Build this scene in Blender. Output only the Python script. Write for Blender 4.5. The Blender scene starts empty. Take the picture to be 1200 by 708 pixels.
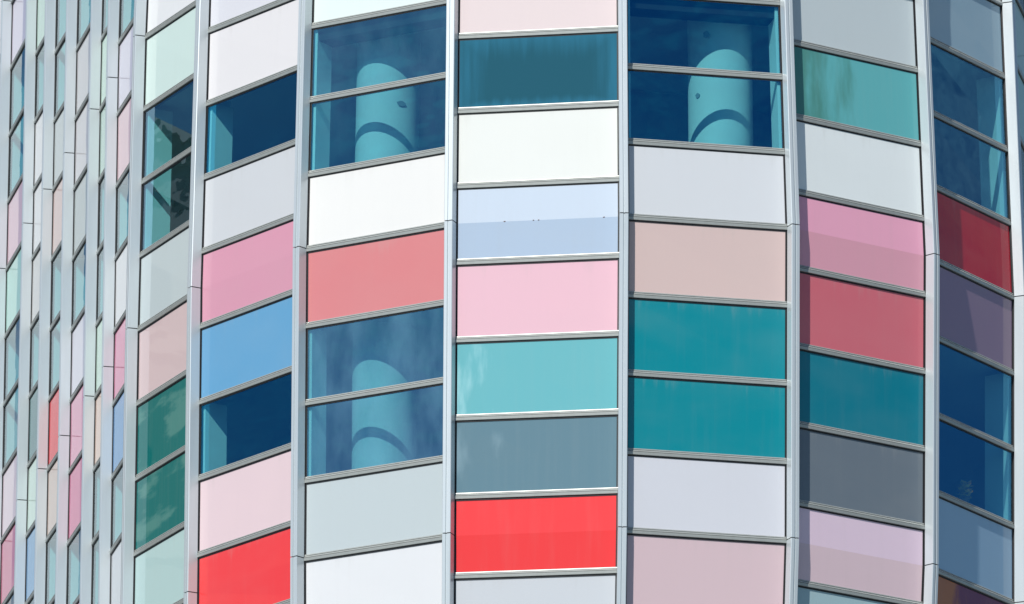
import bpy, bmesh, math, random
from mathutils import Vector, Matrix
random.seed(7)
C = bpy.context.scene
COL = C.collection
R = 0.9            # height of one row of panels
T = 0.052          # half the width of a fin
FIN = 0.135        # how far a fin stands out

# ------------------------------------------------------------------ plan of the tower
# plan position of every fin at five levels (rows 8, 4, 0, -4, -8 counted from a floor joint)
NODES = [
 [[-6.473,10.647],[-6.477,10.686],[-6.470,10.700],[-6.464,10.706],[-6.461,10.704]],
 [[-6.039,8.682],[-6.033,8.726],[-6.036,8.752],[-6.041,8.785],[-6.049,8.813]],
 [[-5.714,7.262],[-5.709,7.290],[-5.705,7.297],[-5.702,7.308],[-5.700,7.315]],
 [[-5.362,5.792],[-5.368,5.798],[-5.359,5.784],[-5.363,5.775],[-5.369,5.764]],
 [[-4.961,4.040],[-4.976,4.053],[-4.973,4.044],[-4.973,4.060],[-4.975,4.076]],
 [[-4.684,2.834],[-4.707,2.828],[-4.695,2.783],[-4.688,2.769],[-4.685,2.753]],
 [[-4.244,1.276],[-4.321,1.255],[-4.347,1.187],[-4.350,1.181],[-4.358,1.174]],
 [[-3.439,-.214],[-3.527,-.308],[-3.573,-.463],[-3.561,-.479],[-3.550,-.470]],
 [[-2.232,-1.640],[-2.306,-1.799],[-2.344,-2.027],[-2.332,-2.037],[-2.300,-1.930]],
 [[-.610,-2.592],[-.654,-2.776],[-.666,-3.035],[-.669,-3.040],[-.672,-2.860]],
 [[1.230,-2.902],[1.218,-3.079],[1.236,-3.337],[1.215,-3.320],[1.165,-3.120]],
 [[2.978,-2.543],[3.026,-2.699],[3.105,-2.938],[3.077,-2.893],[2.960,-2.710]],
 [[4.526,-1.486],[4.592,-1.622],[4.687,-1.844],[4.638,-1.805],[4.480,-1.700]],
 [[5.620,.001],[5.675,-.074],[5.756,-.239],[5.713,-.173],[5.575,-.110]],
]
LEVELS = [8, 4, 0, -4, -8]
def ext(a, ang, w): return [[p[0]+w*math.cos(ang), p[1]+w*math.sin(ang)] for p in a]
NODES.append(ext(NODES[-1], math.radians(78), 1.95))
NODES.append(ext(NODES[-1], math.radians(100), 1.95))
for w in (1.6, 1.6, 1.8):
    NODES.insert(0, [[p[0]-w*math.cos(math.radians(77.5)), p[1]+w*math.sin(math.radians(77.5))] for p in NODES[0]])
BAYS = ['A8','A7','A6','A5','A4','A3','A2','A1','A0','B','C','D','E','F','G','H','I','J']
NK = len(NODES)
def node(k, n):
    x = min(max((8-n)/4, 0), 3.99999); i = int(x); t = x-i
    a, b = NODES[k][i], NODES[k][i+1]
    if n < -8: return Vector(NODES[k][4])
    if n > 8:
        return Vector(a)
    return Vector((a[0]*(1-t)+b[0]*t, a[1]*(1-t)+b[1]*t))
def bay_frame(b, n):
    A, B = node(b, n), node(b+1, n)
    d = B-A; L = d.length; d = d/L
    return A, d, L, Vector((d.y, -d.x))        # start, along, length, outward
def pt(b, n, s, out=0.0, fromright=False):
    A, d, L, o = bay_frame(b, n)
    if fromright: s = L-s
    p = A+d*s+o*out
    return Vector((p.x, p.y, n*R))

# ------------------------------------------------------------------ camera numbers (also tell which cells are in view)
F_PX, E0, DIST, ROLL = 9929.2, 0.2903717, 97.2475, 0.003566
CAM = Vector((0, -DIST*math.cos(E0), -DIST*math.sin(E0)))
def px(P):
    d = P-CAM
    w = d.y*math.cos(E0)+d.z*math.sin(E0)
    return 600+F_PX*d.x/w, 354-F_PX*(-d.y*math.sin(E0)+d.z*math.cos(E0))/w

# ------------------------------------------------------------------ materials
def s2l(c): return tuple(((v/255)/12.92 if v/255 <= .04045 else ((v/255+.055)/1.055)**2.4) for v in c)
def mat(name):
    m = bpy.data.materials.new(name); m.use_nodes = True
    nt = m.node_tree; nt.nodes.clear()
    out = nt.nodes.new('ShaderNodeOutputMaterial')
    def N(t, **kw):
        n = nt.nodes.new('ShaderNode'+t)
        for k, v in kw.items(): setattr(n, k, v)
        return n
    return m, nt, N, out, nt.links.new
def mixrgb(N, L, fac, a, b, mode='MIX'):
    n = N('Mix', data_type='RGBA', blend_type=mode)
    for idx, v in ((0, fac), (6, a), (7, b)):
        if hasattr(v, 'links'): L(v, n.inputs[idx])
        else: n.inputs[idx].default_value = v
    return n.outputs[2]
def ramp(N, L, fac, lo, hi):
    n = N('MapRange'); n.inputs[1].default_value = lo; n.inputs[2].default_value = hi
    n.interpolation_type = 'SMOOTHSTEP'
    L(fac, n.inputs[0]); return n.outputs[0]
def math_(N, L, op, a, b=None):
    n = N('Math', operation=op)
    for i, v in enumerate((a, b)):
        if v is None: continue
        if hasattr(v, 'links'): L(v, n.inputs[i])
        else: n.inputs[i].default_value = v
    return n.outputs[0]
def uv_noise(N, L, sx, sy, scale=1, detail=4, seed=True):
    tc = N('TexCoord'); mp = N('Mapping'); L(tc.outputs['UV'], mp.inputs[0])
    mp.inputs['Scale'].default_value = (sx, sy, 1)
    oi = N('ObjectInfo')
    cmb = N('CombineXYZ')
    L(math_(N, L, 'MULTIPLY', oi.outputs['Random'], 57.0), cmb.inputs[2])
    L(math_(N, L, 'MULTIPLY', oi.outputs['Random'], 31.0), cmb.inputs[0])
    L(cmb.outputs[0], mp.inputs['Location'])
    nz = N('TexNoise'); nz.inputs['Scale'].default_value = scale; nz.inputs['Detail'].default_value = detail
    L(mp.outputs[0], nz.inputs['Vector'])
    return nz.outputs['Fac']

def coated(N, L, out, color, rough=.45, coat=1.0, coat_rough=.015, bump=None, bump_d=.0006, tint=None):
    p = N('BsdfPrincipled')
    if hasattr(color, 'links'): L(color, p.inputs['Base Color'])
    else: p.inputs['Base Color'].default_value = color
    p.inputs['Roughness'].default_value = rough
    p.inputs['Specular IOR Level'].default_value = 0.0
    p.inputs['Coat Weight'].default_value = coat
    p.inputs['Coat Roughness'].default_value = coat_rough
    p.inputs['Coat IOR'].default_value = 1.45
    if bump is not None:
        b = N('Bump'); b.inputs['Distance'].default_value = bump_d; b.inputs['Strength'].default_value = 1
        L(bump, b.inputs['Height']); L(b.outputs[0], p.inputs['Coat Normal'])
    L(p.outputs[0], out.inputs[0])
    return p

def make_panel_mat():
    m, nt, N, out, L = mat('back_painted_glass')
    oi = N('ObjectInfo')
    dirt = ramp(N, L, uv_noise(N, L, 22, .7, 1, 5), .45, .85)
    blot = ramp(N, L, uv_noise(N, L, 1.6, 1.2, 1, 3), .3, .75)
    c = mixrgb(N, L, math_(N, L, 'MULTIPLY', blot, .045), oi.outputs['Color'], (.55, .55, .5, 1))
    c = mixrgb(N, L, math_(N, L, 'MULTIPLY', dirt, .028), c, (.42, .41, .37, 1))
    # dust washed down from the transom, thicker in the top few centimetres
    tc = N('TexCoord'); sp = N('SeparateXYZ'); L(tc.outputs['UV'], sp.inputs[0])
    top = ramp(N, L, math_(N, L, 'SUBTRACT', sp.outputs[1], math_(N, L, 'MULTIPLY', dirt, -.25)), .9, 1.15)
    c = mixrgb(N, L, math_(N, L, 'MULTIPLY', top, .10), c, (.45, .44, .4, 1))
    coated(N, L, out, c, bump=uv_noise(N, L, 2.0, 1.0, .9, 1), bump_d=.004)
    return m
def make_streak_mat(name, base, streak, lo, hi, span, amount, sx=9, sy=.9):
    """glass with streaks of one colour (dust, painted reflections), gathered at the left side (span > 0) of the pane"""
    m, nt, N, out, L = mat(name)
    tc = N('TexCoord'); sp = N('SeparateXYZ'); L(tc.outputs['UV'], sp.inputs[0])
    nz = uv_noise(N, L, sx, sy, 1, 4)
    g = math_(N, L, 'SUBTRACT', nz, math_(N, L, 'MULTIPLY', sp.outputs[0], span))
    k = math_(N, L, 'MULTIPLY', ramp(N, L, g, lo, hi), amount)
    fine = math_(N, L, 'MULTIPLY', ramp(N, L, uv_noise(N, L, 30, .6, 1, 3), .4, .8), .03)
    c = mixrgb(N, L, k, (*base, 1), (*streak, 1))
    c = mixrgb(N, L, fine, c, (.5, .5, .47, 1))
    coated(N, L, out, c, bump=uv_noise(N, L, 2.0, 1.0, .9, 1), bump_d=.004)
    return m
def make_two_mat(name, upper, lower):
    """panel folded at the floor joint, its duller lower half painted in"""
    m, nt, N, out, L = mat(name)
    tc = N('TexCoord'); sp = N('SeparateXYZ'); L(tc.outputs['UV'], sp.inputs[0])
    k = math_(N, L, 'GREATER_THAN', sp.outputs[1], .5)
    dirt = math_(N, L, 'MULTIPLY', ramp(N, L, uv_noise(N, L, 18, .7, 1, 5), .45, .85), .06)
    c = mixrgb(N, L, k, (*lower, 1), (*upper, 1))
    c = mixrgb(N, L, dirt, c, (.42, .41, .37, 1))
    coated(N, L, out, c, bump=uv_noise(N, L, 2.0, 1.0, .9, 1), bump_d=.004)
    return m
def make_frost_mat(name, base, edge):
    """pane fogged along its rim"""
    m, nt, N, out, L = mat(name)
    tc = N('TexCoord'); sp = N('SeparateXYZ'); L(tc.outputs['UV'], sp.inputs[0])
    u, v = sp.outputs[0], sp.outputs[1]
    du = math_(N, L, 'MULTIPLY', math_(N, L, 'MINIMUM', u, math_(N, L, 'SUBTRACT', 1.0, u)), 1.6)
    dv = math_(N, L, 'MULTIPLY', math_(N, L, 'SUBTRACT', 1.0, v), .8)
    db = math_(N, L, 'MULTIPLY', v, 2.2)
    d = math_(N, L, 'MINIMUM', math_(N, L, 'MINIMUM', du, dv), db)
    nz = uv_noise(N, L, 26, .8, 1, 5)
    d = math_(N, L, 'SUBTRACT', d, math_(N, L, 'MULTIPLY', math_(N, L, 'SUBTRACT', nz, .42), .42))
    k = math_(N, L, 'SUBTRACT', 1.0, ramp(N, L, d, -.12, .26))
    c = mixrgb(N, L, math_(N, L, 'MULTIPLY', k, .7), (*base, 1), (*edge, 1))
    coated(N, L, out, c)
    return m
def make_window_mat():
    """solar-control glass: blue-green in transmission, blue in reflection, a film of dust (obj.color alpha)"""
    m, nt, N, out, L = mat('tinted_window_glass')
    oi = N('ObjectInfo')
    tr = N('BsdfTransparent'); L(oi.outputs['Color'], tr.inputs[0])
    gl = N('BsdfGlossy'); gl.inputs['Roughness'].default_value = .01
    b = N('Bump'); b.inputs['Distance'].default_value = .004
    L(uv_noise(N, L, 3, 2, .9, 2), b.inputs['Height']); L(b.outputs[0], gl.inputs['Normal'])
    ge = N('NewGeometry'); dt = N('VectorMath', operation='DOT_PRODUCT')
    L(ge.outputs['Normal'], dt.inputs[0]); L(ge.outputs['Incoming'], dt.inputs[1])
    om = math_(N, L, 'SUBTRACT', 1.0, math_(N, L, 'ABSOLUTE', dt.outputs['Value']))
    refl = math_(N, L, 'ADD', math_(N, L, 'MULTIPLY', math_(N, L, 'POWER', om, 5.0), .74), .26)
    L(mixrgb(N, L, ramp(N, L, om, .42, .80), (.02, .50, 1, 1), (.95, 1, 1, 1)), gl.inputs['Color'])
    df = N('BsdfDiffuse'); df.inputs[0].default_value = (.25, .50, .60, 1)
    nz = ramp(N, L, uv_noise(N, L, 6, 1.1, 1, 4), .2, .8)
    tc = N('TexCoord'); sp = N('SeparateXYZ'); L(tc.outputs['UV'], sp.inputs[0])
    hv = math_(N, L, 'ADD', math_(N, L, 'MULTIPLY', nz, .75), .25)
    k = math_(N, L, 'MULTIPLY', hv, oi.outputs['Alpha'])
    m1 = N('MixShader'); L(k, m1.inputs[0]); L(tr.outputs[0], m1.inputs[1]); L(df.outputs[0], m1.inputs[2])
    m2 = N('MixShader'); L(refl, m2.inputs[0]); L(m1.outputs[0], m2.inputs[1]); L(gl.outputs[0], m2.inputs[2])
    L(m2.outputs[0], out.inputs[0])
    return m
def make_metal(name, col, rough, metallic=.35, streak=.12, coat=.25, scale=(3, .5)):
    m, nt, N, out, L = mat(name)
    tc = N('TexCoord'); mp = N('Mapping'); L(tc.outputs['Object'], mp.inputs[0])
    mp.inputs['Scale'].default_value = (7, 7, .8)
    nz = N('TexNoise'); nz.inputs['Scale'].default_value = 2.2; nz.inputs['Detail'].default_value = 5
    L(mp.outputs[0], nz.inputs['Vector'])
    f = math_(N, L, 'MULTIPLY', ramp(N, L, nz.outputs['Fac'], .35, .8), streak)
    c = mixrgb(N, L, f, (*col, 1), (col[0]*.62, col[1]*.62, col[2]*.6, 1))
    p = N('BsdfPrincipled'); L(c, p.inputs['Base Color'])
    p.inputs['Roughness'].default_value = rough; p.inputs['Metallic'].default_value = metallic
    p.inputs['Coat Weight'].default_value = coat; p.inputs['Coat Roughness'].default_value = .12
    L(p.outputs[0], out.inputs[0])
    return m
def make_flat(name, col, rough=.8, noise=.15, scale=3.0):
    m, nt, N, out, L = mat(name)
    tc = N('TexCoord')
    nz = N('TexNoise'); nz.inputs['Scale'].default_value = scale; nz.inputs['Detail'].default_value = 6
    L(tc.outputs['Object'], nz.inputs['Vector'])
    c = mixrgb(N, L, math_(N, L, 'MULTIPLY', nz.outputs['Fac'], noise), (*col, 1), (col[0]*.4, col[1]*.4, col[2]*.4, 1))
    p = N('BsdfPrincipled'); L(c, p.inputs['Base Color']); p.inputs['Roughness'].default_value = rough
    L(p.outputs[0], out.inputs[0])
    return m
def make_cladding():
    m, nt, N, out, L = mat('outer_cladding_glass')
    at = N('Attribute', attribute_name='tone')
    coated(N, L, out, at.outputs['Color'])
    return m
def make_facade(name, wall, glass):
    """masonry with rows of windows for the block across the street"""
    m, nt, N, out, L = mat(name)
    tc = N('TexCoord')
    br = N('TexBrick'); br.inputs['Scale'].default_value = 9
    br.inputs['Color1'].default_value = (*wall, 1); br.inputs['Color2'].default_value = (wall[0]*.7, wall[1]*.7, wall[2]*.7, 1)
    br.inputs['Mortar'].default_value = (.2, .19, .17, 1)
    L(tc.outputs['Object'], br.inputs['Vector'])
    p = N('BsdfPrincipled'); L(br.outputs['Color'], p.inputs['Base Color']); p.inputs['Roughness'].default_value = .9
    L(p.outputs[0], out.inputs[0])
    return m

def make_inner_mat():
    """inner faces of a window pane: the rest of the tint, no mirror coating"""
    m, nt, N, out, L = mat('tinted_window_glass_inner')
    oi = N('ObjectInfo'); tr = N('BsdfTransparent'); L(oi.outputs['Color'], tr.inputs[0]); L(tr.outputs[0], out.inputs[0])
    return m
M_PANEL = make_panel_mat()
M_INNER = make_inner_mat()
M_WIN = make_window_mat()
M_FIN = make_metal('pale_aluminium', (.60, .655, .68), .34, .25, .10, .35)
M_TRANSOM = make_metal('grey_aluminium', (.42, .44, .42), .42, .3, .2, .05)
M_GASKET = make_flat('black_gasket', (.018, .019, .022), .6, .1)
M_REVEAL = make_flat('white_reveal_board', (.84, .85, .83), .6, .05)
M_SLAB = make_flat('grey_ceiling', (.5, .5, .5), .8, .1)
M_CORE = make_flat('grey_core_wall', (.45, .45, .46), .8, .1)
M_CONC = make_flat('pale_column_plaster', (.74, .75, .72), .7, .12, 1.5)
M_SPOT = make_flat('dark_spot_grey', (.27, .31, .33), .8, .1)
M_CLAD = make_cladding()
M_RUST = make_flat('rust_mark', (.16, .07, .04), .9, .3, 30)

# ------------------------------------------------------------------ mesh helpers
def link(name, bm, m, parent=None, smooth=False):
    me = bpy.data.meshes.new(name)
    bmesh.ops.recalc_face_normals(bm, faces=bm.faces)
    if smooth:
        for f in bm.faces: f.smooth = True
    bm.to_mesh(me); bm.free()
    me.materials.append(m)
    o = bpy.data.objects.new(name, me); COL.objects.link(o)
    if parent: o.parent = parent
    return o
def prism(bm, ringA, ringB, cap=True):
    a = [bm.verts.new(p) for p in ringA]; b = [bm.verts.new(p) for p in ringB]
    n = len(a)
    for i in range(n): bm.faces.new((a[i], a[(i+1) % n], b[(i+1) % n], b[i]))
    if cap: bm.faces.new(a[::-1]); bm.faces.new(b)
    return a, b
def loft(bm, rings):
    vs = [[bm.verts.new(p) for p in r] for r in rings]
    n = len(rings[0])
    for a, b in zip(vs, vs[1:]):
        for i in range(n): bm.faces.new((a[i], a[(i+1) % n], b[(i+1) % n], b[i]))
    bm.faces.new(vs[0][::-1]); bm.faces.new(vs[-1])

TH = 0.040          # half height of a transom (metres)
def levels_between(n1, n0):
    """row positions from top n1 to bottom n0, with a fold where a floor joint is crossed"""
    return [n1]+[l for l in (8, 4, 0, -4, -8) if n0+.02 < l < n1-.02]+[n0]
def pane(name, b, n1, n0, m, parent, color, thick=.022, jitter=.0012):
    bm = bmesh.new(); uvl = bm.loops.layers.uv.new('UVMap')
    top, bot = n1-TH/R, n0+TH/R
    ls = levels_between(top, bot)
    jit = {}
    rows = []
    for n in ls:
        row = []
        for fr in (False, True):
            j = random.uniform(-jitter, jitter)
            f = bm.verts.new(pt(b, n, T+.006, j, fr)); k = bm.verts.new(pt(b, n, T+.006, -thick, fr))
            row.append((f, k, (1.0 if fr else 0.0, (n-bot)/(top-bot))))
        rows.append(row)
    info = {}
    for row in rows:
        for f, k, uv in row: info[f] = uv; info[k] = uv
    for r0, r1 in zip(rows, rows[1:]):
        bm.faces.new((r0[0][0], r1[0][0], r1[1][0], r0[1][0]))
        bm.faces.new((r0[0][1], r0[1][1], r1[1][1], r1[0][1]))
        bm.faces.new((r0[0][0], r0[0][1], r1[0][1], r1[0][0]))
        bm.faces.new((r0[1][0], r1[1][0], r1[1][1], r0[1][1]))
    bm.faces.new((rows[0][0][0], rows[0][1][0], rows[0][1][1], rows[0][0][1]))
    bm.faces.new((rows[-1][0][0], rows[-1][0][1], rows[-1][1][1], rows[-1][1][0]))
    for f in bm.faces:
        for l in f.loops: l[uvl].uv = info[l.vert]
    if m is M_WIN:
        front = set(v for r in rows for v in (r[0][0], r[1][0]))
        for f in bm.faces: f.material_index = 0 if all(v in front for v in f.verts) else 1
    o = link(name, bm, m, parent)
    if m is M_WIN: o.data.materials.append(M_INNER)
    o.color = color
    return o
# section of a transom: (out, up) in metres; a stepped sill with a sloping nose
PROF = [(-.03, .039), (.006, .039), (.011, .034), (.013, .025), (.005, .0245), (.005, .020), (.0115, .0195), (.021, .003),
        (.008, .0025), (.008, -.002), (.024, -.003), (.021, -.034), (.010, -.037), (-.03, -.037)]
def transom(b, n, parent):
    bm = bmesh.new()
    rings = []
    for fr in (False, True):
        rings.append([pt(b, n, T-.004, o, fr)+Vector((0, 0, z)) for o, z in PROF])
    prism(bm, *rings)
    return link('transom', bm, M_TRANSOM, parent)
def shadow_board(b, n, parent):
    """board added behind a window top to lower the shadow on the column"""
    bm = bmesh.new()
    prism(bm, *[[pt(b, n, T-.02, o, fr)+Vector((0, 0, z)) for o, z in ((-.05, -.17), (-.05, .05), (-.34, .05), (-.34, -.17))] for fr in (False, True)])
    return link('added_shadow_board', bm, M_GASKET, parent)
def gasket(b, n1, n0, parent):
    """the dark recess strips down both sides of a cell"""
    for fr in (False, True):
        bm = bmesh.new()
        ls = levels_between(n1, n0)
        loft(bm, [[pt(b, n, T-.002, -.03, fr), pt(b, n, T+.012, -.03, fr), pt(b, n, T+.012, .0035, fr), pt(b, n, T-.002, .0035, fr)] for n in ls])
        link('gasket', bm, M_GASKET, parent)
    bm = bmesh.new()
    prism(bm, *[[pt(b, n1+TH/R-.01, T+.004, o, fr)+Vector((0, 0, z)) for o, z in ((-.02, -.0375), (.006, -.0375), (.006, -.0535), (-.02, -.0535))] for fr in (False, True)])
    link('gasket', bm, M_GASKET, parent)
def reveal(b, n1, n0, parent, depth=.30):
    for fr in (False, True):
        bm = bmesh.new()
        w = T+.045
        prism(bm, [pt(b, n1, T-.03, -.035, fr), pt(b, n1, w, -.035, fr), pt(b, n1, w+.004, -.035-depth, fr), pt(b, n1, T-.03, -.035-depth, fr)],
                  [pt(b, n0, T-.03, -.035, fr), pt(b, n0, w, -.035, fr), pt(b, n0, w+.004, -.035-depth, fr), pt(b, n0, T-.03, -.035-depth, fr)])
        link('reveal', bm, M_REVEAL, parent)

# ------------------------------------------------------------------ the tower
def thing(name, label, cat, loc=(0, 0, 0)):
    o = bpy.data.objects.new(name, None); COL.objects.link(o); o.location = loc
    o.empty_display_size = .5
    o['label'] = label; o['category'] = cat
    return o
tower = thing('office_tower', 'curved office tower clad in white, pink, red and teal glass panels between pale metal fins', 'building')

# light that reaches each bay (used only to turn seen brightness into paint reflectance)
SUN_AZ, SUN_EL = math.radians(25.5), math.radians(39)
SUN = Vector((-math.sin(SUN_AZ)*math.cos(SUN_EL), -math.cos(SUN_AZ)*math.cos(SUN_EL), math.sin(SUN_EL)))
TINT = (.48, .88, .90)
def P(c, lab=None): return ('P', c, lab)
W = ('W', 0.0, None)
def WH(h, lab=None): return ('W', h, lab)
def X(m, lab): return ('X', m, lab)
ALB = {}
ALB_TABLE = {}
#ALB_BEGIN
ALB = {'A58': (0.982, 0.886, 0.949), 'A55': (1.015, 0.808, 0.806), 'A54': (0.847, 0.969, 0.857), 'A51': (1.105, 0.876, 0.865), 'A50': (0.952, 0.496, 0.59), 'A47.5': (0.878, 0.901, 0.827), 'A45.5': (2.352, 1.692, 2.069), 'A44.5': (2.095, 1.57, 1.893), 'A43.5': (0.942, 0.877, 0.83), 'A41.5': (0.36, 0.526, 0.505), 'A40.5': (0.933, 0.992, 0.865), 'A4-0.5': (0.549, 0.707, 0.821), 'A35': (0.877, 0.838, 0.799), 'A34': (0.958, 0.81, 0.748), 'A31': (2.533, 0.14, 0.148), 'A30': (0.951, 0.826, 0.748), 'A25.5': (0.898, 0.834, 0.8), 'A24.5': (0.935, 0.859, 0.826), 'A23.5': (0.82, 0.794, 0.749), 'A21.5': (0.972, 0.899, 1.125), 'A20.5': (1.358, 0.684, 0.74), 'A2-0.5': (0.962, 0.491, 0.619), 'A15': (0.901, 1.173, 0.833), 'A14': (0.844, 0.878, 0.796), 'A11': (0.907, 0.974, 0.844), 'A10': (1.03, 0.844, 0.749), 'A04.5': (0.925, 0.857, 0.945), 'A03.5': (1.319, 0.806, 0.786), 'A01.5': (1.739, 1.329, 1.693), 'A00.5': (1.918, 0.598, 0.695), 'A0-0.5': (0.449, 0.649, 0.795), 'A0-2.5': (0.948, 0.898, 0.871), 'B4': (1.055, 1.02, 0.966), 'B1': (1.055, 1.037, 1.018), 'B0': (1.08, 1.03, 1.007), 'B-3': (1.048, 1.043, 1.017), 'C3.5': (0.988, 0.954, 0.915), 'C1.5': (0.982, 0.951, 0.914), 'C0.5': (1.006, 0.931, 0.903), 'C-0.5': (0.913, 0.944, 0.927), 'C-2.5': (1.011, 0.967, 0.926), 'C-3.5': (1.348, 0.702, 0.641), 'D1': (0.949, 0.919, 0.89), 'D0': (0.984, 0.889, 0.854), 'D-3': (0.976, 0.946, 0.909), 'D-4': (1.019, 0.976, 0.944), 'E3.5': (0.952, 0.912, 0.882), 'E1.5': (0.949, 0.918, 0.885), 'E-0.5': (0.988, 0.938, 0.908), 'E-4.5': (1.011, 0.973, 0.94), 'F1': (0.928, 0.901, 0.869), 'F0': (0.987, 0.94, 0.901), 'F-1': (0.1, 0.908, 0.872), 'F-2': (0.1, 0.92, 0.876), 'F-3': (1, 0.963, 0.927), 'F-4': (1.04, 0.98, 0.941), 'G3.5': (0.903, 0.873, 0.84), 'G1.5': (0.916, 0.972, 1.063), 'G-0.5': (0.995, 0.838, 0.815), 'G-1.5': (0.1, 0.883, 0.86), 'G-2.5': (0.937, 0.897, 0.851), 'H4': (0.731, 0.728, 0.702), 'H1': (0.793, 0.1, 0.219), 'H0': (1.188, 0.926, 0.838), 'H-3': (1.619, 1.315, 1.178)}
#ALB_END
M_AQUA = make_streak_mat('streaked_aqua_glass', (.155, .46, .50), (.42, .71, .75), .42, .6, .75, .55)
M_SLATE = make_streak_mat('pale_reflection_slate_glass', (.135, .235, .285), (.30, .43, .49), .45, .62, .6, .4, 5)  # pale streaks at the left are a painted reflection
M_GREEN = make_streak_mat('olive_reflection_green_glass', (.13, .46, .48), (.065, .22, .17), .05, .42, .85, .75, 9)  # olive reflection painted into the left of the pane
M_FROST = make_frost_mat('fogged_dark_glass', (.020, .098, .138), (.035, .18, .28))
M_TEALB = make_streak_mat('green_blind_reflection_glass', (.003, .165, .155), (.11, .30, .26), .50, .60, .0, .65, 1.6, 2.6)  # pale patches are a reflected skyline painted over the blind colour
M_MAROON = make_streak_mat('orange_reflection_maroon_glass', (.22, .045, .10), (.62, .22, .04), .02, .16, 1.1, .8, 4)  # orange reflection painted into the maroon

M_LAV = make_two_mat('fold_shaded_lavender_glass', (.57, .65, .75), (.43, .53, .66))  # these four: lower half painted darker for the light step at the fold
M_RED2 = make_two_mat('fold_shaded_red_glass', (.88, .065, .065), (.85, .052, .050))
M_PINK2 = make_two_mat('fold_shaded_pink_glass', (.87, .41, .55), (.80, .385, .475))
M_MAUVE2 = make_two_mat('fold_shaded_mauve_glass', (.83, .65, .77), (.79, .60, .645))
CELLS = {   # top row number, then the cells from the top down
 'A5': (8, [P((212,215,225),'pale lilac panel'), W, W, P((214,202,214),'lilac pink panel'), P((190,220,220),'pale mint panel'), W, W, P((214,210,220),'lilac white panel'), P((205,165,182),'dusty pink panel'), W]),
 'A4': (7.5, [P((196,220,216),'pale mint panel'), W, P((228,230,238),'white panel'), P((226,228,236),'white panel'), P((205,212,216),'light grey panel'), W, P((140,165,170),'slate teal panel'), P((202,220,220),'pale mint panel'), P((155,185,212),'light blue panel'), W]),
 'A3': (7, [W, W, P((196,208,212),'grey white panel'), P((210,202,203),'pinkish grey panel'), W, W, P((228,130,136),'coral panel'), P((206,202,200),'cream grey panel'), W, W]),
 'A2': (6.5, [W, P((202,208,214),'grey white panel'), P((204,210,216),'grey white panel'), P((188,200,204),'light grey panel'), W, P((212,218,228),'white panel'), P((218,182,200),'pink panel'), P((208,162,184),'deep pink panel'), W, P((208,168,188),'pink panel')]),
 'A1': (6, [W, P((200,225,220),'pale mint panel'), P((192,215,213),'pale mint panel'), W, W, P((200,220,218),'pale mint panel'), P((214,206,201),'cream panel'), W, W]),
 'A0': (5.5, [W, P((217,221,230),'white panel'), P((222,206,214),'pale pink panel'), W, P((224,227,236),'white panel'), P((224,176,196),'pink panel'), P((150,180,212),'light blue panel'), W, P((206,216,223),'pale grey panel')]),
 'B': (5, [P((240,240,246),'white panel'), P((206,229,227),'pale mint panel'), W, W, P((190,203,206),'grey green panel'), P((206,188,190),'pinkish grey panel'), X('M_TEALB','window with a green blind drawn'), X('M_TEALB','window with a green blind drawn'), P((178,206,206),'pale mint grey panel'), P((70,80,85),'dark panel')]),
 'C': (4.5, [P((225,225,231),'grey white panel'), P((235,236,241),'white panel'), W, P((213,219,226),'light grey panel'), P((221,163,186),'pink panel'), P((112,172,215),'sky blue panel'), W, P((233,213,221),'pale pink panel'), P((249,82,88),'bright red panel'), P((225,228,232),'white panel')]),
 'D': (4, [P((234,246,242),'mint white panel'), WH(.17), WH(.09), P((249,252,252),'white panel'), P((226,146,151),'salmon panel'), WH(.36), WH(.36), P((203,217,223),'pale grey blue panel'), P((236,242,247),'white panel')]),
 'E': (3.5, [P((241,229,231),'pale pink panel'), X('M_FROST','dark teal window fogged at the edges'), P((246,252,250),'white panel'), X('M_LAV','lavender blue panel folded at mid height, shade painted on its lower half'), P((244,203,218),'rose pink panel'), X('M_AQUA','aqua panel streaked at its left'), X('M_SLATE','slate grey panel'), X('M_RED2','bright red panel folded at mid height'), P((211,219,227),'pale blue grey panel')]),
 'F': (4, [P((225,228,232),'white panel'), WH(.0), WH(.0), P((212,219,227),'light grey panel'), P((210,191,190),'dusty pink panel'), P((22,140,156),'teal glass'), P((20,138,154),'teal glass'), P((208,214,225),'light grey panel'), P((207,188,197),'dusty mauve panel')]),
 'G': (3.5, [P((172,186,194),'grey panel'), X('M_GREEN','green teal window with an olive reflection painted at its left'), P((202,213,218),'pale grey panel'), X('M_PINK2','pink panel folded at mid height'), P((181,100,114),'rose panel'), P((0,112,132),'deep teal glass'), P((96,109,122),'dark slate panel'), X('M_MAUVE2','mauve panel folded at mid height'), P((140,166,173),'grey teal panel')]),
 'H': (4, [P((110,136,156),'grey blue panel'), WH(.03), WH(.03), P((128,24,62),'crimson panel'), P((86,84,108),'violet grey panel'), WH(.03), WH(.03), P((76,106,132),'slate blue panel'), X('M_MAROON','maroon panel with an orange reflection painted in')]),
 'I': (4.5, [P((84,122,152),'slate blue panel'), P((76,112,142),'slate blue panel'), W, P((60,90,110),'slate panel'), P((64,98,112),'slate panel'), P((56,92,110),'slate panel'), W, P((64,98,112),'slate panel'), P((60,90,110),'slate panel'), P((60,90,110),'slate panel')]),
}
FILL = [(225,228,232), (208,214,224), (190,203,206), (222,178,196), (150,180,210), (206,229,227)]

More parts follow.
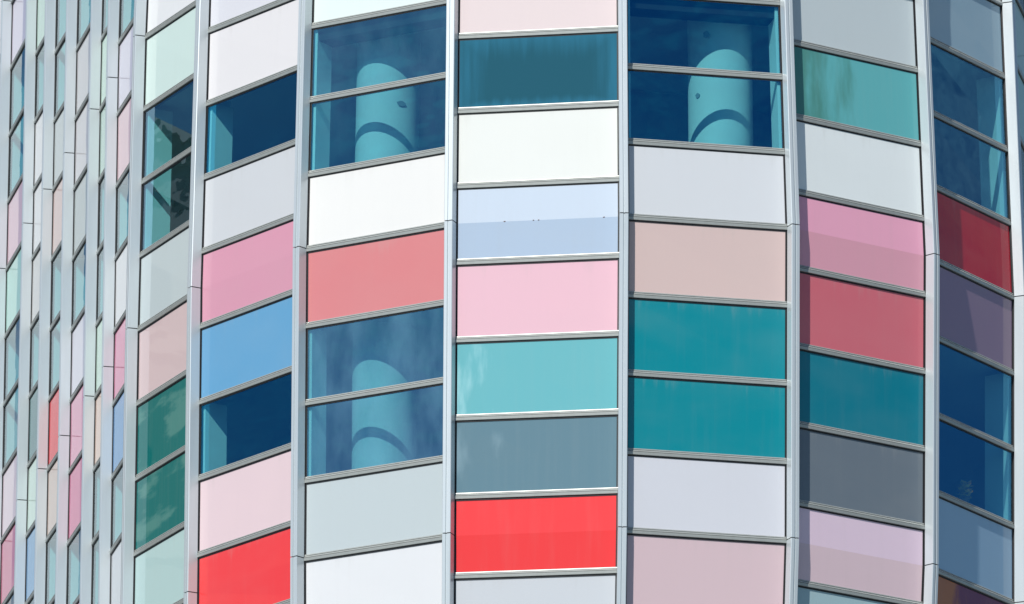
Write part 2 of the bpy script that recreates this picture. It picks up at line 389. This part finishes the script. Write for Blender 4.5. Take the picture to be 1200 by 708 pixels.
def light_on(b):
    A, d, L, o = bay_frame(b, 1.0)
    inc = max(0, o.x*SUN.x+o.y*SUN.y)
    return tuple(4.0/math.pi*inc*s+k for s, k in ((1.0, .14), (.97, .17), (.92, .21)))
def albedo(c, b, key):
    L = light_on(b); g = ALB.get(key, (1, 1, 1))
    return tuple(min(.88, max(.004, v/l*.97*q)) for v, l, q in zip(s2l(c), L, g))

clad = bmesh.new(); tone = clad.loops.layers.float_color.new('tone')
def clad_quad(b, n1, n0, col, out=0.0):
    for a, c in zip(levels_between(n1, n0), levels_between(n1, n0)[1:]):
        f = clad.faces.new([clad.verts.new(p) for p in (pt(b, a, .02, out), pt(b, c, .02, out), pt(b, c, .02, out, True), pt(b, a, .02, out, True))])
        for l in f.loops: l[tone] = (*col, 1)
def clad_bar(b, n):
    rings = [[pt(b, n, T-.004, o, fr)+Vector((0, 0, z)) for o, z in ((-.03, .036), (.01, .033), (.028, -.01), (.028, -.034), (-.03, -.036))] for fr in (False, True)]
    a, c = prism(clad, *rings)
    for v in a+c:
        for l in v.link_loops: l[tone] = (.33, .36, .35, 1)
def in_view(b, n1, n0, margin=6):
    pts = [px(pt(b, n, T, .0, fr)) for n in (n1, n0) for fr in (False, True)]
    xs = [p[0] for p in pts]; ys = [p[1] for p in pts]
    return max(xs) > -margin+4 and min(xs) < 1200+margin and max(ys) > -margin and min(ys) < 708+margin
TOPN, BOTN = 10, -10
CELL_INFO = []
ci = 0
for b, nm in enumerate(BAYS):
    top, cells = CELLS.get(nm, (4 + (.5 if b % 2 == 0 else 0), []))
    half = (top*2) % 2
    n = TOPN - (.5 if half else 0)
    while n > BOTN:
        i = int(round(top-n))
        cell = cells[i] if 0 <= i < len(cells) else None
        if cell is None or not in_view(b, n, n-1):
            ci += 1
            c = albedo(FILL[(ci*7+b*3) % len(FILL)], b, None) if nm not in ('I', 'J') else (.10, .16, .22)
            if cell and cell[0] == 'P': c = albedo(cell[1], b, None)
            clad_quad(b, n-TH/R*.5, n-1+TH/R*.5, c); clad_bar(b, n-1)
        else:
            kind, val, lab = cell
            key = '%s%g' % (nm, n)
            if kind == 'P':
                o = pane('spandrel_panel', b, n, n-1, M_PANEL, tower, (*albedo(val, b, key), 1))
                o['label'] = lab
                CELL_INFO.append((key, o))
            elif kind == 'X':
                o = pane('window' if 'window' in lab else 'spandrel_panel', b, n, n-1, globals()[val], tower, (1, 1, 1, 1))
                o['label'] = lab
            else:
                o = pane('window', b, n, n-1, M_WIN, tower, (*[math.sqrt(t) for t in TINT], val), .024)
                reveal(b, n+.0, n-1, o)
            if val == 'M_LAV':
                for fx in (.30, .47, .50, .88):
                    Lb = bay_frame(b, n-.5)[2]
                    bm = bmesh.new(); w_ = random.uniform(.008, .022)
                    prism(bm, [pt(b, n-.5, fx*Lb, .0005)+Vector((0, 0, q)) for q in (-.004, .003)]+[pt(b, n-.5, fx*Lb+w_, .0005)+Vector((0, 0, q)) for q in (.005, -.002)],
                              [pt(b, n-.5, fx*Lb, .004)+Vector((0, 0, q)) for q in (-.004, .003)]+[pt(b, n-.5, fx*Lb+w_, .004)+Vector((0, 0, q)) for q in (.005, -.002)])
                    link('rust_chip', bm, M_RUST, o)
            transom(b, n-1, o); gasket(b, n-TH/R+.01, n-1+TH/R-.01, o)
            if nm in 'DF' and n == 3: shadow_board(b, n, o)
        n -= 1
cl = link('outer_cladding', clad, M_CLAD, tower)
cl['kind'] = 'stuff'; cl['label'] = 'further rows of pale and coloured panels above and below'

# ------------------------------------------------------------------ fins
def fin_dirs(k, n):
    a, b = node(max(k-1, 0), n), node(min(k+1, NK-1), n)
    p = node(k, n)
    t1 = (p-a).normalized() if k > 0 else (b-p).normalized()
    t2 = (b-p).normalized() if k < NK-1 else t1
    t = (t1+t2).normalized()
    return p, t, Vector((t.y, -t.x))
GV = .006
def fin_ring(k, n, prof, dz=0):
    p, t, o = fin_dirs(k, n)
    return [Vector((p.x+t.x*a+o.x*c, p.y+t.y*a+o.y*c, n*R+dz)) for a, c in prof]
W_ = .05
FPROF = [(-W_, .013), (-W_, FIN-.006), (-W_+.006, FIN), (-GV-.004, FIN), (-GV, FIN-.012), (GV, FIN-.012), (GV+.004, FIN), (W_-.006, FIN), (W_, FIN-.006), (W_, .013)]
BPROF = [(-W_+.002, -.12), (-W_+.002, .0128), (-W_+.012, .0129), (-W_+.012, FIN-.02), (W_-.012, FIN-.02), (W_-.012, .0129), (W_-.002, .0128), (W_-.002, -.12)]
for k in range(NK):
    bm = bmesh.new()
    loft(bm, [fin_ring(k, n, BPROF) for n in (10, 8, 4, 0, -4, -8, -10)])
    fin = link('mullion', bm, M_GASKET, tower)
    for hi, lo in ((10, 8), (8, 4), (4, 0), (0, -4), (-4, -8), (-8, -10)):
        vis = [px(pt(min(k, NK-2), n, 0)) for n in (hi, lo)]
        if max(v[1] for v in vis) < -40 or min(v[1] for v in vis) > 750: 
            pass
        bm = bmesh.new()
        g = .006
        prism(bm, fin_ring(k, hi, FPROF, -g), fin_ring(k, lo, FPROF, g))
        link('cover_plate', bm, M_FIN, fin)

# ------------------------------------------------------------------ inside the tower
def inset_ring(n, d):
    ring = []
    for k in range(NK):
        p, t, o = fin_dirs(k, n)
        q = p-o*d
        ring.append(Vector((q.x, q.y, 0)))
    ring.append(Vector((4.0, 9.0, 0))); ring.append(Vector((-2.0, NODES[0][0][1]+.5, 0)))
    return ring
for m in range(-3, 3):
    n1, n0 = 4*m+4, 4*m+3.06
    bm = bmesh.new()
    r = inset_ring(n1, .16)
    prism(bm, [Vector((p.x, p.y, n0*R)) for p in r], [Vector((p.x, p.y, (n1-.02)*R)) for p in r])
    link('floor_slab', bm, M_SLAB, tower)
bm = bmesh.new()
cyl = [(1.3+2.0*math.cos(a), 2.6+2.0*math.sin(a)) for a in [i*math.tau/48 for i in range(48)]]
prism(bm, [Vector((x, y, -10*R)) for x, y in cyl], [Vector((x, y, 10*R)) for x, y in cyl])
link('service_core', bm, M_CORE, tower)
bm = bmesh.new()
rear = [Vector((-2.4, 3.2, 0)), Vector((-2.2, 3.2, 0)), Vector((-2.2, 15.4, 0)), Vector((-2.4, 15.4, 0))]
prism(bm, [p+Vector((0, 0, -10*R)) for p in rear], [p+Vector((0, 0, 10*R)) for p in rear])
link('corridor_wall', bm, M_CORE, tower)
bm = bmesh.new()
q = node(NK-1, 0)
rear = [Vector((q.x-.1, q.y, 0)), Vector((4.05, 9.1, 0)), Vector((-2.0, NODES[0][0][1]+.6, 0)), Vector((NODES[0][0][0], NODES[0][0][1]+.5, 0)),
        Vector((NODES[0][0][0], NODES[0][0][1]+.8, 0)), Vector((-1.9, NODES[0][0][1]+.9, 0)), Vector((4.3, 9.2, 0)), Vector((q.x+.1, q.y+.1, 0))]
prism(bm, [p+Vector((0, 0, -10*R)) for p in rear], [p+Vector((0, 0, 10*R)) for p in rear])
link('rear_wall', bm, M_CORE, tower)
# plain lower and upper storeys that carry the tower down to the street and close its top
def shell(name, z0, z1, n):
    bm = bmesh.new()
    r = [Vector((*node(k, n), 0)) for k in range(NK)]+[Vector((4.3, 9.3, 0)), Vector((-1.9, NODES[0][0][1]+1, 0))]
    prism(bm, [p+Vector((0, 0, z0)) for p in r], [p+Vector((0, 0, z1)) for p in r])
    return link(name, bm, M_FIN, tower)
GROUND_Z = CAM.z-1.65
shell('lower_storeys', GROUND_Z, -10*R-.01, -8)
shell('top_storey', 10*R+.01, 10*R+1.2, 8)

def column(bay, s, depth, rad):
    """a round column that leans in step with the front, storey by storey"""
    b = BAYS.index(bay)
    seg = 144
    bm = bmesh.new()
    rings = []
    for n in (9.9, 8, 4, 0, -4, -8, -9.9):
        p = pt(b, n, s, -depth)
        rings.append([Vector((p.x+rad*math.cos(i*math.tau/seg), p.y+rad*math.sin(i*math.tau/seg), n*R)) for i in range(seg)])
    loft(bm, rings)
    return link('round_column', bm, M_CONC, tower), pt(b, 1.75, s, -depth)
def spot(col, p, rad, ang, z, w, h):
    """a small dark spot raised on a column"""
    bm = bmesh.new()
    rings = []
    for e in (-.002, .006):
        rr = []
        for j in range(14):
            a = ang+w/rad*math.cos(j*math.tau/14)*(1+.25*math.sin(j*2.1+ang*5))
            rr.append(Vector((p.x+(rad+e)*math.cos(a), p.y+(rad+e)*math.sin(a), z+h*math.sin(j*math.tau/14))))
        rings.append(rr)
    prism(bm, *rings)
    link('dark_spot', bm, M_SPOT, col)
cD, pD = column('D', .60, .76, .36)
cF, pF = column('F', 1.30, .75, .365)
def on(p, rad, dx): return math.radians(-90)+math.asin(max(-.95, min(.95, dx)))
for dx, n, w_, h in ((.45, 1.97, .05, .03), (-.12, 1.5, .035, .022)):
    spot(cD, pD, .36, on(pD, .36, dx), n*R, w_, h)
spot(cF, pF, .365, on(pF, .365, -.72), 1.88*R, .03, .03); spot(cF, pF, .365, on(pF, .365, -.45), 2.66*R, .04, .04)

# made-up plant and sill standing in for a yellow reflection in the window
bH = BAYS.index('H')
M_ADDED_LEAF = make_flat('yellow_reflection_leaf', (1.0, .58, .0), .6, .25, 40)
M_ADDED_POT = make_flat('added_pot_terracotta', (.35, .15, .08), .8, .2)
base = pt(bH, -3, .98, -.085)+Vector((0, 0, .05))
bm = bmesh.new()
prism(bm, [pt(bH, -3, T, -.03), pt(bH, -3, T, -.24), pt(bH, -3, T, -.24, True), pt(bH, -3, T, -.03, True)],
          [p+Vector((0, 0, .048)) for p in (pt(bH, -3, T, -.03), pt(bH, -3, T, -.24), pt(bH, -3, T, -.24, True), pt(bH, -3, T, -.03, True))])
link('added_sill_board', bm, M_REVEAL, tower)
plant = thing('reflection_plant', 'added leafy plant standing in for a yellow reflection in the dark blue window at the far right', 'plant', base)
def lathe(prof, n=20):
    bm = bmesh.new(); loft(bm, [[Vector((r*math.cos(i*math.tau/n), r*math.sin(i*math.tau/n), z)) for i in range(n)] for r, z in prof]); return bm
link('reflection_plant_pot', lathe([(.035, 0), (.05, .075), (.056, .076), (.056, .095), (.046, .096)]), M_ADDED_POT, plant)
bm = bmesh.new()
rp = random.Random(3)
for i in range(150):
    a, h, l = rp.uniform(0, math.tau), rp.uniform(.08, .24), rp.uniform(.045, .09)
    r0 = rp.uniform(0, .04)*(1.2-h*2)
    up = rp.uniform(-.2, .9)
    c = Vector((r0*math.cos(a), r0*math.sin(a), h)); d = Vector((math.cos(a), math.sin(a), up)).normalized()*l
    sd = Vector((-math.sin(a), math.cos(a), 0))*l*.38
    bm.faces.new([bm.verts.new(p) for p in (c, c+d*.5+sd, c+d, c+d*.5-sd)])
link('reflection_plant_foliage', bm, M_ADDED_LEAF, plant)

# ------------------------------------------------------------------ surroundings
def make_ground():
    m, nt, N, out, L = mat('paving')
    tc = N('TexCoord')
    br = N('TexBrick'); br.inputs['Scale'].default_value = 1.2
    br.inputs['Color1'].default_value = (.19, .185, .18, 1); br.inputs['Color2'].default_value = (.23, .225, .215, 1); br.inputs['Mortar'].default_value = (.10, .10, .10, 1)
    L(tc.outputs['Object'], br.inputs['Vector'])
    p = N('BsdfPrincipled'); L(br.outputs['Color'], p.inputs['Base Color']); p.inputs['Roughness'].default_value = .9
    L(p.outputs[0], out.inputs[0]); return m
bm = bmesh.new()
S = 3000
bm.faces.new([bm.verts.new((x, y, GROUND_Z)) for x, y in ((-S, -S), (S, -S), (S, S), (-S, S))])
g = link('ground', bm, make_ground()); g['kind'] = 'structure'

# the block across the side street, seen only as a reflection in the left windows
nb = thing('brick_building', 'brown brick building across the side street, reflected in the tower windows', 'building', (-33, 23, GROUND_Z))
nb.rotation_euler.z = math.atan2(-.866, .5)+math.pi/2
def nbox(name, m, x0, x1, y0, y1, z0, z1, parent=nb):
    bm = bmesh.new()
    prism(bm, [(x0, y0, z0), (x1, y0, z0), (x1, y1, z0), (x0, y1, z0)], [(x0, y0, z1), (x1, y0, z1), (x1, y1, z1), (x0, y1, z1)])
    return link(name, bm, m, parent)
M_BRICK = make_facade('brown_brick', (.62, .52, .41), None)
M_STONE = make_flat('grey_stone_band', (.34, .32, .28), .8, .3)
M_DARK = make_flat('dark_window_glass', (.02, .025, .03), .15, .1)
ROOF = 14.15-GROUND_Z
nbox('wall', M_BRICK, -14, 14, 0, 12, 0, ROOF)
nbox('roof', M_STONE, -14.4, 14.4, -.4, 12.4, ROOF+.002, ROOF+.5)
nbox('gutter', M_DARK, -14.2, 14.2, -.12, -.001, ROOF-1.12, ROOF-.86)
for f in range(12):
    z = ROOF-3.9-f*3.3
    nbox('string_course', M_STONE, -14.1, 14.1, -.09, -.002, z-.35, z-.1)
    for i in range(7): 
        win = nbox('window', M_DARK, -13+i*4, -10.6+i*4, -.05, -.003, z, z+1.7)
        nbox('sill', M_STONE, -13.1+i*4, -10.5+i*4, -.16, -.004, z-.09, z-.002, win)

# ------------------------------------------------------------------ camera
cam = bpy.data.cameras.new('camera'); co = bpy.data.objects.new('camera', cam); COL.objects.link(co)
cam.sensor_width = 36; cam.lens = 36*F_PX/1200
cam.clip_start = 1; cam.clip_end = 6000
co.location = CAM
co.matrix_world = Matrix.Translation(CAM) @ Matrix.Rotation(math.pi/2+E0, 4, 'X') @ Matrix.Rotation(ROLL, 4, 'Z')
C.camera = co

# ------------------------------------------------------------------ light
w = bpy.data.worlds.new('World'); C.world = w; w.use_nodes = True
nt = w.node_tree
sky = nt.nodes.new('ShaderNodeTexSky'); sky.sky_type = 'NISHITA'; sky.sun_disc = False
sky.sun_elevation = SUN_EL; sky.sun_rotation = math.pi+SUN_AZ
sky.air_density = 1.0; sky.dust_density = 0.0; sky.ozone_density = 4.0
bg = nt.nodes['Background']; bg.inputs[1].default_value = .070
# thin wisps of cloud over the blue
tc = nt.nodes.new('ShaderNodeTexCoord'); mp = nt.nodes.new('ShaderNodeMapping'); mp.inputs['Scale'].default_value = (1, 1, 2.2)
nz = nt.nodes.new('ShaderNodeTexNoise'); nz.inputs['Scale'].default_value = 9; nz.inputs['Detail'].default_value = 9; nz.inputs['Roughness'].default_value = .62
nz.inputs['Distortion'].default_value = .6
mr = nt.nodes.new('ShaderNodeMapRange'); mr.interpolation_type = 'SMOOTHSTEP'
mr.inputs[1].default_value = .47; mr.inputs[2].default_value = .72; mr.inputs[4].default_value = .75
mx = nt.nodes.new('ShaderNodeMix'); mx.data_type = 'RGBA'; mx.inputs[7].default_value = (7.5, 7.9, 8.4, 1)
nt.links.new(tc.outputs['Generated'], mp.inputs[0]); nt.links.new(mp.outputs[0], nz.inputs['Vector'])
nt.links.new(nz.outputs['Fac'], mr.inputs[0]); nt.links.new(mr.outputs[0], mx.inputs[0])
hue = nt.nodes.new('ShaderNodeMix'); hue.data_type = 'RGBA'; hue.blend_type = 'MULTIPLY'; hue.inputs[0].default_value = 1
hue.inputs[7].default_value = (.70, .98, 1.06, 1)        # clear, deep blue day
nt.links.new(sky.outputs[0], hue.inputs[6]); nt.links.new(hue.outputs[2], mx.inputs[6]); nt.links.new(mx.outputs[2], bg.inputs[0])
sl = bpy.data.lights.new('sun', 'SUN'); so = bpy.data.objects.new('sun', sl); COL.objects.link(so)
sl.energy = 4.15; sl.angle = math.radians(.53); sl.color = (1, .965, .91)
so.rotation_euler = SUN.to_track_quat('Z', 'Y').to_euler()
so.location = SUN*60

vs = C.view_settings
vs.view_transform = 'Standard'; vs.look = 'None'; vs.exposure = 0; vs.gamma = 1; vs.use_curve_mapping = False
C.render.engine = 'CYCLES'
C.cycles.max_bounces = 10; C.cycles.diffuse_bounces = 3; C.cycles.glossy_bounces = 4; C.cycles.transparent_max_bounces = 16
C.cycles.use_denoising = True
